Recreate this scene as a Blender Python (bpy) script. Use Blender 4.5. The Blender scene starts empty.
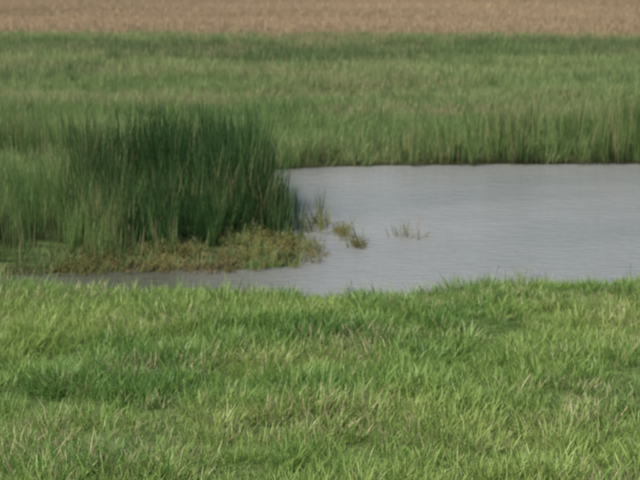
import bpy, math, numpy as np
from mathutils import Vector
rng = np.random.default_rng(7)
scene = bpy.context.scene

# ------------------------------------------------------------ helpers
_tab = np.random.default_rng(3).random((256, 256))
def vnoise(x, y):
    xi = np.floor(x).astype(int); yi = np.floor(y).astype(int)
    fx = x - xi; fy = y - yi
    fx = fx*fx*(3-2*fx); fy = fy*fy*(3-2*fy)
    g = lambda a, b: _tab[a % 256, b % 256]
    return (g(xi, yi)*(1-fx)+g(xi+1, yi)*fx)*(1-fy)+(g(xi, yi+1)*(1-fx)+g(xi+1, yi+1)*fx)*fy
def fbm(x, y, s, o=3):
    r = 0; a = 1; t = 0
    for i in range(o):
        r = r + a*vnoise(x*s+17*i, y*s+31*i); t += a; a *= .5; s *= 2.1
    return r/t
def sstep(a, b, x):
    t = np.clip((x-a)/(b-a), 0, 1); return t*t*(3-2*t)

POND = np.array([(-8.5,25.75),(-6.5,25.45),(-5,25.0),(-2,24.7),(0.5,24.5),(2.0,24.8),(3.1,25.4),(6,25.7),(9,25.8),(14,25.5),
 (20,27),(24,32),(21,38),(15,40.6),(9,40.6),(4,40.4),(0,39.9),(-1.6,39.3),(-1.5,35),(-1.0,31.5),(-.4,29.2),(-.2,27.9),
 (-.6,27.4),(-1.5,27.2),(-3.2,27.1),(-5,26.9),(-6.5,26.4),(-8.5,26.05)])
def pond_sd(x, y):
    """positive on land, negative in the water"""
    x = np.asarray(x, float); y = np.asarray(y, float)
    d = np.full(x.shape, 1e9); ins = np.zeros(x.shape, bool)
    n = len(POND)
    for i in range(n):
        ax, ay = POND[i]; bx, by = POND[(i+1) % n]
        ex, ey = bx-ax, by-ay
        t = np.clip(((x-ax)*ex+(y-ay)*ey)/(ex*ex+ey*ey), 0, 1)
        d = np.minimum(d, np.hypot(x-ax-t*ex, y-ay-t*ey))
        c = ((ay > y) != (by > y)) & (x < (bx-ax)*(y-ay)/((by-ay) if by != ay else 1e-9)+ax)
        ins ^= c
    sd = np.where(ins, -d, d)
    return sd + (fbm(x, y, 1.1)-.5)*.35
def height(x, y):
    sd = pond_sd(x, y)
    near = 1-sstep(24.5, 27.5, y)
    top = .07+.16*near
    z = np.where(sd > 0, top*sstep(0, 1.0, sd)+.02*np.clip(sd, 0, .3), np.maximum(-.6, sd*.45))
    land = sstep(.3, 2.5, sd)
    z = z + land*((fbm(x, y, .45)-.5)*.26+(fbm(x+50, y, 1.5)-.5)*.18)
    z = z + .012*np.clip(24-y, 0, 30)*near
    z = z + sstep(70, 900, np.hypot(x, y))*((fbm(x, y, .004)-.35)*10)
    return z

def newmat(name):
    m = bpy.data.materials.new(name); m.use_nodes = True
    nt = m.node_tree; nt.nodes.clear()
    return m, nt, nt.nodes, nt.links
def ramp(N, stops, interp='LINEAR'):
    r = N.new('ShaderNodeValToRGB'); r.color_ramp.interpolation = interp
    e = r.color_ramp.elements
    while len(e) < len(stops): e.new(.5)
    for k, (p, c) in zip(e, stops):
        k.position = p; k.color = (*c, 1)
    return r
def mixc(N, L, f, a, b):
    m = N.new('ShaderNodeMix'); m.data_type = 'RGBA'
    for sock, v in ((m.inputs[0], f), (m.inputs[6], a), (m.inputs[7], b)):
        if isinstance(v, (int, float)): sock.default_value = v
        elif isinstance(v, tuple): sock.default_value = (*v, 1)
        else: L.new(v, sock)
    return m.outputs[2]
def worldnoise(N, L, scale, detail=3, stretch=(1, 1, 1), off=0):
    g = N.new('ShaderNodeNewGeometry'); mp = N.new('ShaderNodeMapping')
    mp.inputs['Scale'].default_value = stretch; mp.inputs['Location'].default_value = (off, off, 0)
    L.new(g.outputs['Position'], mp.inputs[0])
    n = N.new('ShaderNodeTexNoise'); n.inputs['Scale'].default_value = scale; n.inputs['Detail'].default_value = detail
    L.new(mp.outputs[0], n.inputs['Vector'])
    return n.outputs['Fac']

def leafmat(name, dark, mid, light, dry, dryfrac, transl=.35, base=None, gloss=False):
    """colour by per-plant patch value (patch, drypatch) and per-blade random (blade)"""
    m, nt, N, L = newmat(name)
    at = lambda s: (lambda n: (setattr(n, 'attribute_name', s), n.outputs['Fac'])[1])(N.new('ShaderNodeAttribute'))
    bl, hg, pt, dp = at('blade'), at('hgt'), at('patch'), at('drypatch')
    r = ramp(N, [(.1, dark), (.5, mid), (.9, light)])
    ad = N.new('ShaderNodeMath'); ad.operation = 'MULTIPLY_ADD'; ad.inputs[1].default_value = .5
    L.new(bl, ad.inputs[0]); L.new(pt, ad.inputs[2])
    sb = N.new('ShaderNodeMath'); sb.operation = 'SUBTRACT'; sb.inputs[1].default_value = .25
    L.new(ad.outputs[0], sb.inputs[0]); L.new(sb.outputs[0], r.inputs[0])
    col = r.outputs[0]
    dm = N.new('ShaderNodeMath'); dm.operation = 'MULTIPLY_ADD'; dm.inputs[1].default_value = .6; dm.inputs[2].default_value = -.3
    L.new(dp, dm.inputs[0])
    sm = N.new('ShaderNodeMath'); sm.operation = 'ADD'; L.new(dm.outputs[0], sm.inputs[0]); L.new(bl, sm.inputs[1])
    gt = N.new('ShaderNodeMath'); gt.operation = 'GREATER_THAN'; gt.inputs[1].default_value = 1-dryfrac
    L.new(sm.outputs[0], gt.inputs[0])
    col = mixc(N, L, gt.outputs[0], col, dry)
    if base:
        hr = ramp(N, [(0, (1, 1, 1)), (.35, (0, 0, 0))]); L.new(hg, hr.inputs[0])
        col = mixc(N, L, hr.outputs[0], col, base)  # brown leaf bases, darkened further to paint shade into the reed gaps
    if gloss:
        p = N.new('ShaderNodeBsdfPrincipled'); p.inputs['Roughness'].default_value = .45
        p.inputs['Specular IOR Level'].default_value = .35; L.new(col, p.inputs['Base Color'])
    else:
        p = N.new('ShaderNodeBsdfDiffuse'); L.new(col, p.inputs['Color'])
    t = N.new('ShaderNodeBsdfTranslucent'); L.new(col, t.inputs['Color'])
    mx = N.new('ShaderNodeMixShader'); mx.inputs[0].default_value = transl
    L.new(p.outputs[0], mx.inputs[1]); L.new(t.outputs[0], mx.inputs[2])
    o = N.new('ShaderNodeOutputMaterial'); L.new(mx.outputs[0], o.inputs[0])
    return m

# ------------------------------------------------------------ tuft prototypes
def build(name, verts, faces, blade, hgt, mat):
    me = bpy.data.meshes.new(name); me.from_pydata(verts, [], faces)
    for nm, arr in (('blade', blade), ('hgt', hgt)):
        at = me.attributes.new(nm, 'FLOAT', 'POINT'); at.data.foreach_set('value', np.array(arr, np.float32))
    me.materials.append(mat); me.shade_smooth()
    return bpy.data.objects.new(name, me)

def add_blade(V, F, B, H, R, base, height, width, az, lean, bend, segs, twist=None, head=0):
    n0 = len(V); b = float(R.random())
    dx, dy = math.cos(az), math.sin(az)
    wa = az+math.pi/2+(R.normal()*.6 if twist is None else twist)
    px, py, pz = base; th = lean; L = height/segs
    for s in range(segs+1):
        t = s/segs
        w = width*.5*(1-t**2.2)*(.65+.7*min(1, t*3)) if s < segs else 0
        if head and t > .75: w = width*head*.5*(1.05-abs(t-.87)*6) if s < segs else width*.1
        w = max(w, .0004)
        wx, wy = math.cos(wa)*w, math.sin(wa)*w
        if s == segs and not head:
            V.append((px, py, pz)); B.append(b); H.append(t)
            F.append((n0+2*s-2, n0+2*s-1, n0+2*s)); break
        V += [(px-wx, py-wy, pz), (px+wx, py+wy, pz)]
        B += [b, b]; H += [t, t]
        if s: i = n0+2*s-2; F.append((i, i+1, i+3, i+2))
        px += dx*math.sin(th)*L; py += dy*math.sin(th)*L; pz += math.cos(th)*L
        th += bend/segs*(.4+1.4*t)

def tuft(name, mat, n, hh, spread, width, lean=(.05, .45), bend=(.2, 1.2), segs=4, seed=0, heads=0.0, headw=3):
    R = np.random.default_rng(seed); V, F, B, H = [], [], [], []
    for i in range(n):
        a = R.random()*2*math.pi; r = spread*math.sqrt(R.random())
        base = (math.cos(a)*r, math.sin(a)*r, -.04)
        az = a+R.normal()*.9
        hd = headw if R.random() < heads else 0
        hi = R.uniform(*hh)*(1.15 if hd else 1)
        add_blade(V, F, B, H, R, base, hi, width*R.uniform(.6, 1.3)*(.5 if hd else 1), az, R.uniform(*lean)*(.4 if hd else 1), R.uniform(*bend)*(.3 if hd else 1), segs+(4 if hd else 0), head=hd)
    return build(name, V, F, B, H, mat)

def leafy(name, mat, stems, hh, spread, leaf, nleaf, seed=0):
    R = np.random.default_rng(seed); V, F, B, H = [], [], [], []
    for i in range(stems):
        a = R.random()*2*math.pi; r = spread*math.sqrt(R.random())
        bx, by = math.cos(a)*r, math.sin(a)*r
        az = a+R.normal()*.7; lean = R.uniform(.1, .9); h = R.uniform(*hh)
        add_blade(V, F, B, H, R, (bx, by, -.05), h, .009, az, lean, .1, 3)
        for k in range(nleaf):
            t = R.uniform(.15, 1.0)*h
            p = Vector((bx+math.cos(az)*math.sin(lean)*t, by+math.sin(az)*math.sin(lean)*t, math.cos(lean)*t-.04))
            la = R.random()*6.283; up = R.uniform(.1, 1.3)
            d = Vector((math.cos(la)*math.cos(up), math.sin(la)*math.cos(up), math.sin(up)))
            s = d.cross(Vector((R.normal()*.3, R.normal()*.3, 1))).normalized()
            l = leaf*R.uniform(.6, 1.3); w = l*.12
            n0 = len(V); b = float(R.random())
            for q in (p, p+d*l*.4+s*w, p+d*l+Vector((0, 0, -.15*l)), p+d*l*.4-s*w):
                V.append(tuple(q)); B.append(b); H.append(.3+.7*t/h)
            F.append((n0, n0+1, n0+2, n0+3))
    return build(name, V, F, B, H, mat)

def protos(cname, objs):
    c = bpy.data.collections.new(cname)
    for o in objs: c.objects.link(o)
    return c

# ------------------------------------------------------------ scatter
def scatter(name, coll, nproto, x, y, scl, lean=.12, z=None, sz=None, patch=(.5, 1, 1)):
    n = len(x)
    if z is None: z = height(x, y)
    me = bpy.data.meshes.new(name)
    me.vertices.add(n)
    me.vertices.foreach_set('co', np.stack([x, y, z], 1).astype(np.float32).ravel())
    rot = np.stack([rng.normal(0, lean, n), rng.normal(0, lean, n), rng.random(n)*6.283], 1)
    s = np.stack([scl, scl, scl*(1 if sz is None else sz)], 1)
    for nm, ty, key, arr in (('rot', 'FLOAT_VECTOR', 'vector', rot), ('scl', 'FLOAT_VECTOR', 'vector', s)):
        at = me.attributes.new(nm, ty, 'POINT'); at.data.foreach_set(key, arr.astype(np.float32).ravel())
    at = me.attributes.new('idx', 'INT', 'POINT'); at.data.foreach_set('value', rng.integers(0, nproto, n).astype(np.int32))
    f, kx, ky = patch
    pv = .5+1.25*(fbm(x*kx+13, y*ky+7, f, 4)-.5)+.25*(rng.random(n)-.5)
    dv = .5+2.2*(fbm(x*kx+113, y*ky+57, f*1.7, 3)-.5)
    for nm, arr in (('patch', pv), ('drypatch', dv)):
        at = me.attributes.new(nm, 'FLOAT', 'POINT'); at.data.foreach_set('value', arr.astype(np.float32))
    ob = bpy.data.objects.new(name, me); scene.collection.objects.link(ob)
    ng = bpy.data.node_groups.new(name+'_scatter', 'GeometryNodeTree')
    ng.interface.new_socket('Geometry', in_out='INPUT', socket_type='NodeSocketGeometry')
    ng.interface.new_socket('Geometry', in_out='OUTPUT', socket_type='NodeSocketGeometry')
    N, L = ng.nodes, ng.links
    gi = N.new('NodeGroupInput'); go = N.new('NodeGroupOutput')
    iop = N.new('GeometryNodeInstanceOnPoints'); ci = N.new('GeometryNodeCollectionInfo')
    ci.inputs['Collection'].default_value = coll
    ci.inputs['Separate Children'].default_value = True; ci.inputs['Reset Children'].default_value = True
    def na(nm, ty):
        a = N.new('GeometryNodeInputNamedAttribute'); a.data_type = ty; a.inputs['Name'].default_value = nm
        return [o for o in a.outputs if o.enabled and o.name == 'Attribute'][0]
    L.new(gi.outputs[0], iop.inputs['Points']); L.new(ci.outputs[0], iop.inputs['Instance'])
    iop.inputs['Pick Instance'].default_value = True
    L.new(na('idx', 'INT'), iop.inputs['Instance Index'])
    L.new(na('rot', 'FLOAT_VECTOR'), iop.inputs['Rotation'])
    L.new(na('scl', 'FLOAT_VECTOR'), iop.inputs['Scale'])
    rl = N.new('GeometryNodeRealizeInstances')
    L.new(iop.outputs[0], rl.inputs[0]); L.new(rl.outputs[0], go.inputs[0])
    md = ob.modifiers.new('scatter', 'NODES'); md.node_group = ng
    return ob

def samp(dens, x0, x1, y0, y1, margin=1.3):
    n = int(dens*(x1-x0)*(y1-y0))
    x = rng.uniform(x0, x1, n); y = rng.uniform(y0, y1, n)
    k = np.abs(x) < (.24*y)*margin+1.5
    return x[k], y[k]

# ------------------------------------------------------------ materials
M_grass = leafmat('grass_blades', (.11, .225, .05), (.215, .335, .08), (.34, .42, .125), (.46, .42, .23), .045, transl=.4, gloss=True)
M_marsh = leafmat('marsh_grass_blades', (.165, .255, .09), (.245, .325, .13), (.32, .37, .165), (.39, .35, .2), .10)  # haze put into the far marsh, rush and dry colours by slight desaturation
M_green = leafmat('rush_blades', (.09, .155, .06), (.14, .21, .085), (.19, .255, .105), (.26, .25, .14), .08)
M_dry = leafmat('dry_grass_blades', (.31, .25, .15), (.40, .315, .20), (.46, .36, .235), (.48, .37, .25), .3, transl=.3)
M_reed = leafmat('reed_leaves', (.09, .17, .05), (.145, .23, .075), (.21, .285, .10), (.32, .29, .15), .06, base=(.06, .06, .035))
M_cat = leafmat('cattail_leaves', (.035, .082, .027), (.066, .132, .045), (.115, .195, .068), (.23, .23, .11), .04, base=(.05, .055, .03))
M_weed = leafmat('waterweed_leaves', (.115, .145, .045), (.19, .205, .07), (.28, .265, .10), (.32, .225, .12), .2, transl=.3)
M_straw = leafmat('straw_stalks', (.36, .32, .18), (.44, .38, .24), (.52, .45, .30), (.52, .45, .31), .3)

# ------------------------------------------------------------ ground sheet
far = np.array([1.0, 1.6, 2.6, 4.2, 7, 11, 18, 30])
xs = np.concatenate([-80*far[::-1]-1, np.arange(-80, -26, 3.), np.arange(-26, 28, .22), np.arange(28, 81, 3.), 80*far+4])
ys = np.concatenate([-120*far[::-1]-10, np.arange(-120, 8, 8.), np.arange(8, 46, .22), np.arange(46, 200, 1.8), 200*far[:6]+5, [3000]])
X, Y = np.meshgrid(xs, ys)
Z = height(X.ravel(), Y.ravel())
nx, ny = len(xs), len(ys)
ii = np.arange((nx-1)*(ny-1)); r = ii//(nx-1); c = ii % (nx-1); q = r*nx+c
me = bpy.data.meshes.new('ground')
me.from_pydata(np.stack([X.ravel(), Y.ravel(), Z], 1).tolist(), [], np.stack([q, q+1, q+1+nx, q+nx], 1).tolist())
me.shade_smooth()
ground = bpy.data.objects.new('ground', me); scene.collection.objects.link(ground)
m, nt, N, L = newmat('ground_soil_and_thatch')
g = N.new('ShaderNodeNewGeometry'); sx = N.new('ShaderNodeSeparateXYZ'); L.new(g.outputs['Position'], sx.inputs[0])
wob = worldnoise(N, L, .06, 2, (.5, 1, 1))
wm = N.new('ShaderNodeMath'); wm.operation = 'MULTIPLY_ADD'; wm.inputs[1].default_value = 24; L.new(wob, wm.inputs[0]); L.new(sx.outputs['Y'], wm.inputs[2])
mr = N.new('ShaderNodeMapRange'); mr.inputs['From Min'].default_value = 92; mr.inputs['From Max'].default_value = 104
L.new(wm.outputs[0], mr.inputs['Value'])
n1 = worldnoise(N, L, 1.3, 3); n2 = worldnoise(N, L, 14, 2)
gr = ramp(N, [(.35, (.06, .10, .03)), (.55, (.09, .13, .045)), (.7, (.13, .16, .06))]); L.new(n1, gr.inputs[0])
br = ramp(N, [(.35, (.28, .22, .135)), (.6, (.37, .29, .18))]); L.new(wob, br.inputs[0])
col = mixc(N, L, mr.outputs[0], gr.outputs[0], br.outputs[0])
mm = N.new('ShaderNodeMapRange'); mm.inputs['From Min'].default_value = .02; mm.inputs['From Max'].default_value = .12
L.new(sx.outputs['Z'], mm.inputs['Value'])
mx_ = N.new('ShaderNodeMath'); mx_.operation = 'MAXIMUM'; L.new(mm.outputs[0], mx_.inputs[0]); L.new(mr.outputs[0], mx_.inputs[1])
col = mixc(N, L, mx_.outputs[0], (.045, .045, .025), col)
dk = ramp(N, [(.3, (.5, .5, .5)), (.65, (1, 1, 1))]); L.new(n2, dk.inputs[0])
mu = N.new('ShaderNodeMix'); mu.data_type = 'RGBA'; mu.blend_type = 'MULTIPLY'; mu.inputs[0].default_value = 1
L.new(col, mu.inputs[6]); L.new(dk.outputs[0], mu.inputs[7])
p = N.new('ShaderNodeBsdfDiffuse'); L.new(mu.outputs[2], p.inputs['Color'])
o = N.new('ShaderNodeOutputMaterial'); L.new(p.outputs[0], o.inputs[0])
ground.data.materials.append(m)

# ------------------------------------------------------------ water
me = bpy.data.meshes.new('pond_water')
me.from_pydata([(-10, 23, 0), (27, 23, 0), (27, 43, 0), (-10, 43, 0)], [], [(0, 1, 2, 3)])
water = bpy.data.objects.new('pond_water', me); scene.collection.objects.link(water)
m, nt, N, L = newmat('rippled_pond_water')
p = N.new('ShaderNodeBsdfPrincipled'); p.inputs['IOR'].default_value = 1.33; p.inputs['Roughness'].default_value = .16
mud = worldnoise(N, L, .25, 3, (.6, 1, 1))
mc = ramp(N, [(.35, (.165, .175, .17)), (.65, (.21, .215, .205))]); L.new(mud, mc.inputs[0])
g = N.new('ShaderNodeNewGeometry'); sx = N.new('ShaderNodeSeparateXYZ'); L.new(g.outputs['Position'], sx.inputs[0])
refl_x = N.new('ShaderNodeMapRange'); refl_x.inputs['From Min'].default_value = -3.2; refl_x.inputs['From Max'].default_value = .6
L.new(sx.outputs['X'], refl_x.inputs['Value'])
L.new(mixc(N, L, refl_x.outputs[0], (.065, .068, .05), mc.outputs[0]), p.inputs['Base Color'])   # shallow muddy channel, dark reflection painted into the colour on the left
w1 = worldnoise(N, L, 3.2, 4, (.55, 1.6, 1)); w2 = worldnoise(N, L, 11, 2, (.6, 1.5, 1), 9)
am = N.new('ShaderNodeMath'); am.operation = 'MULTIPLY_ADD'; am.inputs[1].default_value = .5; L.new(w2, am.inputs[0]); L.new(w1, am.inputs[2])
bp = N.new('ShaderNodeBump'); bp.inputs['Strength'].default_value = 1; bp.inputs['Distance'].default_value = .038
L.new(am.outputs[0], bp.inputs['Height']); L.new(bp.outputs[0], p.inputs['Normal'])
o = N.new('ShaderNodeOutputMaterial'); L.new(p.outputs[0], o.inputs[0])
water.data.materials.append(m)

# ------------------------------------------------------------ foreground meadow
GP = (.55, .7, 1.2)
C = protos('grass_tufts', [tuft(f'grass_tuft_{i}', M_grass, 18, (.09, .31), .125, .0105, (.05, .85), (.3, 1.9), 3, 10+i, heads=.01) for i in range(8)])
x, y = samp(94, -12, 12, 13, 27.5, 1.13)
sd = pond_sd(x, y); k = (sd > .03) & ~((x < -1.5) & (y > 26.6)) & (y < 28)
x, y, sd = x[k], y[k], sd[k]
pn = .5*fbm(x, y, .8)+.5*fbm(x+40, y*1.2, 2.8, 2); pn2 = fbm(x+80, y*1.3, 1.9, 2)
hol = np.zeros_like(x)
for hx, hy, hr in ((-4.1, 20.4, .45), (3.4, 21.6, .6), (3.0, 21.4, .4), (-3.9, 18.0, .35), (0.3, 19.4, .4), (-1.6, 22.6, .35), (5.0, 19.2, .4), (-2.2, 17.4, .3), (2.3, 18.6, .3)):
    hol = np.maximum(hol, np.exp(-(((x-hx)/1.5)**2+(y-hy)**2)/hr**2))
s = (.58+.85*sstep(.3, .7, pn))*rng.uniform(.65, 1.3, len(x))*(1-.4*hol)+.15*sstep(1.2, .2, sd)
k = rng.random(len(x)) > .4*sstep(.5, .25, pn2)+.6*hol
scatter('meadow_grass', C, 8, x[k], y[k], s[k], .2, patch=GP)
C = protos('bank_grass_tufts', [tuft(f'bank_grass_tuft_{i}', M_marsh, 10, (.3, .62), .07, .010, (.03, .35), (.1, .7), 5, 40+i, heads=.2) for i in range(4)])
x, y = samp(9, -12, 14, 22.5, 27.5); sd = pond_sd(x, y)
k = (sd > .02) & (sd < 1.0) & ~((x < -.3) & (y > 26.6)) & (fbm(x, y, .8) > .42)
scatter('bank_grass', C, 4, x[k], y[k], rng.uniform(.6, 1.15, k.sum()), .1)
C = protos('straw_tufts', [tuft(f'straw_tuft_{i}', M_straw, 6, (.15, .40), .08, .009, (.1, .9), (.1, .8), 4, 60+i, heads=.35, headw=4) for i in range(4)])
x, y = samp(14, -9, 9, 13, 25)
w = np.zeros_like(x)
for hx, hy, hr in ((1.1, 17.2, .55), (1.5, 16.6, .45), (-4.1, 16.2, .6), (-3.3, 16.0, .4), (-3.6, 24.2, .9), (-.4, 23.2, .6)):
    w = np.maximum(w, np.exp(-((x-hx)**2+(y-hy)**2)/hr**2))
k = rng.random(len(x)) < .012+.5*w
scatter('dry_straw', C, 4, x[k], y[k], rng.uniform(.6, 1.0, k.sum()), .15)

# ------------------------------------------------------------ far marsh meadow
def far_edge(x, y): return (y-39.8)+1.6*(fbm(x, y*.5, .5)-.5)
MP = (.16, .45, 1.2)
C = protos('marsh_tufts', [tuft(f'marsh_tuft_{i}', M_marsh, 16, (.35, .75), .26, .019, (.05, .45), (.1, .9), 3, 80+i, heads=.05, headw=2.5) for i in range(6)])
x, y = samp(14, -30, 30, 27, 92, 1.1)
sd = pond_sd(x, y)
k = (sd > .1) & ~((x > -7) & (x < 2) & (y < 34)) & (y+24*(fbm(x, y, .05)-.5) < 92) & (rng.random(len(x)) < 1-.45*sstep(45, 85, y))
k &= ~((x > -1.8) & (far_edge(x, y) < 2.0) & (rng.random(len(x)) < .68))
x, y = x[k], y[k]
pn = fbm(x*.5, y, .35)
s = (.42+.75*pn)*rng.uniform(.75, 1.25, len(x))*(1+.2*sstep(45, 85, y))
scatter('marsh_grass', C, 6, x, y, s, .1, patch=MP)
C = protos('rush_tufts', [tuft(f'rush_tuft_{i}', M_green, 20, (.5, 1.05), .35, .028, (.03, .3), (.05, .5), 2, 100+i) for i in range(5)])
x, y = samp(6, -32, 32, 56, 98, 1.12)
e = y+14*(fbm(x*.6, y*.3, .09)-.5)
k = ((e > 73) & (e < 86) & (rng.random(len(x)) < .75*sstep(.25, .45, fbm(x*.3+5, y, .3)))) | ((fbm(x*.35, y, .16) > .62) & (e < 86) & (rng.random(len(x)) < .3))
scatter('rushes', C, 5, x[k], y[k], rng.uniform(.5, 1.1, k.sum()), .08, patch=MP)
C = protos('dry_tufts', [tuft(f'dry_tuft_{i}', M_dry, 20, (.35, .8), .5, .034, (.05, .5), (.1, .7), 2, 120+i) for i in range(5)])
x, y = samp(4.2, -56, 56, 78, 205, 1.06)
e = y+14*(fbm(x*.6, y*.3, .09)-.5)
k = rng.random(len(x)) < sstep(77, 94, e)*(1-.5*sstep(120, 205, y))
scatter('dry_field_grass', C, 5, x[k], y[k], rng.uniform(.5, 1.0, k.sum()), .1, patch=(.07, .4, 1))

# ------------------------------------------------------------ reeds
def reedset(pref, mat, n, hh, seed, w=.02, sp=.16, lean=(.0, .16), bend=(.02, .45)):
    return [tuft(f'{pref}_{i}', mat, n, hh, sp, w, lean, bend, 5, seed+i) for i in range(6)]
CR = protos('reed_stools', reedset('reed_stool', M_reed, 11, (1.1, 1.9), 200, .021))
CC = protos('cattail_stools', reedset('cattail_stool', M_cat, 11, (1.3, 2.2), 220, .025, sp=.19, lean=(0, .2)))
# far bank bed
x, y = samp(16, -12, 18, 38.8, 47, 1.2)
sd = pond_sd(x, y)
edge = far_edge(x, y)
dep = 2.8+1.6*sstep(3, 8, x)
pr = .10+.8*sstep(.42, .58, fbm(x*1.3, y*.6, 1.1))
k = (sd > -.2) & (edge < dep) & (x > -3.2) & (rng.random(len(x)) < np.where(sd < .6, np.maximum(pr, .5), pr))
x, y, sd = x[k], y[k], sd[k]
s = (.56+.42*sstep(1.5, 6, x))*(.68+.6*fbm(x, y, .9))*rng.uniform(.8, 1.15, len(x))*np.where(sd < .3, rng.uniform(.6, 1, len(x)), 1)
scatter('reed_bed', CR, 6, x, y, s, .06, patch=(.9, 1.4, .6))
# distant left stand
x, y = samp(9, -14, -6.3, 39, 45, 1.6)
k = np.exp(-(((x+9.3)/2.0)**2+((y-42)/1.6)**2)) > rng.random(len(x))*1.0
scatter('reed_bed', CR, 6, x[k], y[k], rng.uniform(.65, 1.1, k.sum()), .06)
# left peninsula reeds
x, y = samp(18, -12, -2.2, 26.8, 34.5, 1.5)
sd = pond_sd(x, y)
k = (sd > .25) & (y < 33.2+1.2*(fbm(x, y, .5)-.5)+.3*(x+9)*.2) & (rng.random(len(x)) < np.where(x > -4.2, .16, .25+.6*sstep(.35, .55, fbm(x+30, y, 1.0))))
x, y = x[k], y[k]
s = (.60+.26*sstep(27, 31, y))*(.6+.8*fbm(x, y, .7))*rng.uniform(.8, 1.15, len(x))
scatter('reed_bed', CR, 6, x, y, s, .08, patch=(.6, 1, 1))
# dark cattail clump
x, y = samp(24, -7, 0, 28, 36.8, 2)
sd = pond_sd(x, y)
u = (x+3.2)/2.65; v = (y-32.3)/4.0
fn = fbm(x+3, y, .9)
k = (sd > -.05) & (u*u+v*v < .75+.5*fbm(x, y, .7)) & (y > 28.6) & (rng.random(len(x)) < .2+.75*sstep(.36, .56, fbm(x+9, y, 1.5)))
x, y, fn = x[k], y[k], fn[k]
s = (.60+.50*sstep(-.6, -1.9, x)*sstep(29, 32.5, y))*(.55+.92*fn)*rng.uniform(.8, 1.15, len(x))
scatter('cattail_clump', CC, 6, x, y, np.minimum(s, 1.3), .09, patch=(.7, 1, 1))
n = 26
x = rng.normal(-.8, .25, n); y = rng.uniform(29.5, 33.5, n)
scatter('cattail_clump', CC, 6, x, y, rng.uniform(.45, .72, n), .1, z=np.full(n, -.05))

# ------------------------------------------------------------ waterweeds
CW = protos('waterweed_sprigs', [leafy(f'waterweed_sprig_{i}', M_weed, 9, (.15, .45), .17, .07, 18, 300+i) for i in range(6)])
x, y = samp(26, -6.5, .15, 26.5, 31.2, 2)
sd = pond_sd(x, y)
k = (sd > -.24) & (sd < 1.7+.6*(fbm(x, y, .9)-.5)) & (y > 26.6) & ((y < 29.2) | (x > -1.6)) & (x > -5.6+.5*(y-27)) & (y < 30.4)
k &= rng.random(len(x)) < .35+.65*sstep(.35, .55, fbm(x, y, 1.5))
x, y = x[k], y[k]
scatter('waterweed_mat', CW, 6, x, y, (.4+.8*fbm(x, y, 1.3))*rng.uniform(.7, 1.2, len(x)), .2, z=np.maximum(height(x, y), -.02), patch=(1.2, 1, 1))
CG = protos('sedge_tufts', [tuft(f'sedge_tuft_{i}', M_marsh, 12, (.25, .6), .14, .013, (.05, .6), (.2, 1.2), 4, 380+i) for i in range(4)])
x, y = samp(11, -7, .1, 26.5, 31, 2); sd = pond_sd(x, y)
k = (sd > -.1) & (sd < 1.8) & (y > 26.6) & (rng.random(len(x)) < .65)
scatter('sedge', CG, 4, x[k], y[k], rng.uniform(.55, 1.0, k.sum()), .15)
def islet(cx, cy, rx, ry, n, s0, s1, nm='waterweed_clump', coll=CW, npz=6):
    a = rng.random(n)*6.283; r_ = np.sqrt(rng.random(n))
    x = cx+np.cos(a)*r_*rx; y = cy+np.sin(a)*r_*ry
    scatter(nm, coll, npz, x, y, rng.uniform(s0, s1, n), .25, z=np.full(n, -.04))
CT = protos('sprig_twigs', [tuft(f'emergent_stem_{i}', M_weed, 6, (.3, .6), .16, .015, (.1, .7), (.1, 1.1), 4, 340+i) for i in range(3)])
islet(.80, 29.3, .20, .3, 10, .5, .9)
islet(.56, 30.9, .20, .5, 11, .5, .9)
islet(.68, 30.2, .25, .9, 8, .7, 1.2, 'emergent_stems', CT, 3)
islet(1.9, 30.2, .38, .3, 6, .6, 1.2, 'emergent_stems', CT, 3)
islet(-.12, 31.4, .18, .8, 12, .9, 1.6, 'emergent_stems', CT, 3)

# ------------------------------------------------------------ light
EL, AZ = math.radians(55), math.radians(-112)   # clockwise from +Y (view direction): left, behind the camera
w = bpy.data.worlds.new('World'); scene.world = w; w.use_nodes = True
nt = w.node_tree; bg = nt.nodes['Background']; bg.inputs['Strength'].default_value = .15
sky = nt.nodes.new('ShaderNodeTexSky'); sky.sky_type = 'NISHITA'; sky.sun_disc = False
sky.sun_elevation = EL; sky.sun_rotation = AZ; sky.air_density = 1.0; sky.dust_density = 3.6
nt.links.new(sky.outputs[0], bg.inputs['Color'])
sun = bpy.data.lights.new('sun', 'SUN'); sun.energy = 4.8; sun.angle = math.radians(.5); sun.color = (1, .95, .86)
so = bpy.data.objects.new('sun', sun); scene.collection.objects.link(so)
d = Vector((math.sin(AZ)*math.cos(EL), math.cos(AZ)*math.cos(EL), math.sin(EL)))
so.rotation_euler = d.to_track_quat('Z', 'Y').to_euler(); so.location = (0, 0, 30)

# ------------------------------------------------------------ camera
cam = bpy.data.cameras.new('camera'); co = bpy.data.objects.new('camera', cam); scene.collection.objects.link(co)
cam.sensor_width = 36; cam.lens = 76.6; cam.clip_end = 8000
co.location = (0, 0, 6.6); co.rotation_euler = (math.radians(90-12.43), 0, 0)
cam.dof.use_dof = True; cam.dof.focus_distance = 8; cam.dof.aperture_fstop = 3.6
scene.camera = co
scene.view_settings.view_transform = 'Standard'; scene.view_settings.look = 'None'; scene.view_settings.exposure = 0
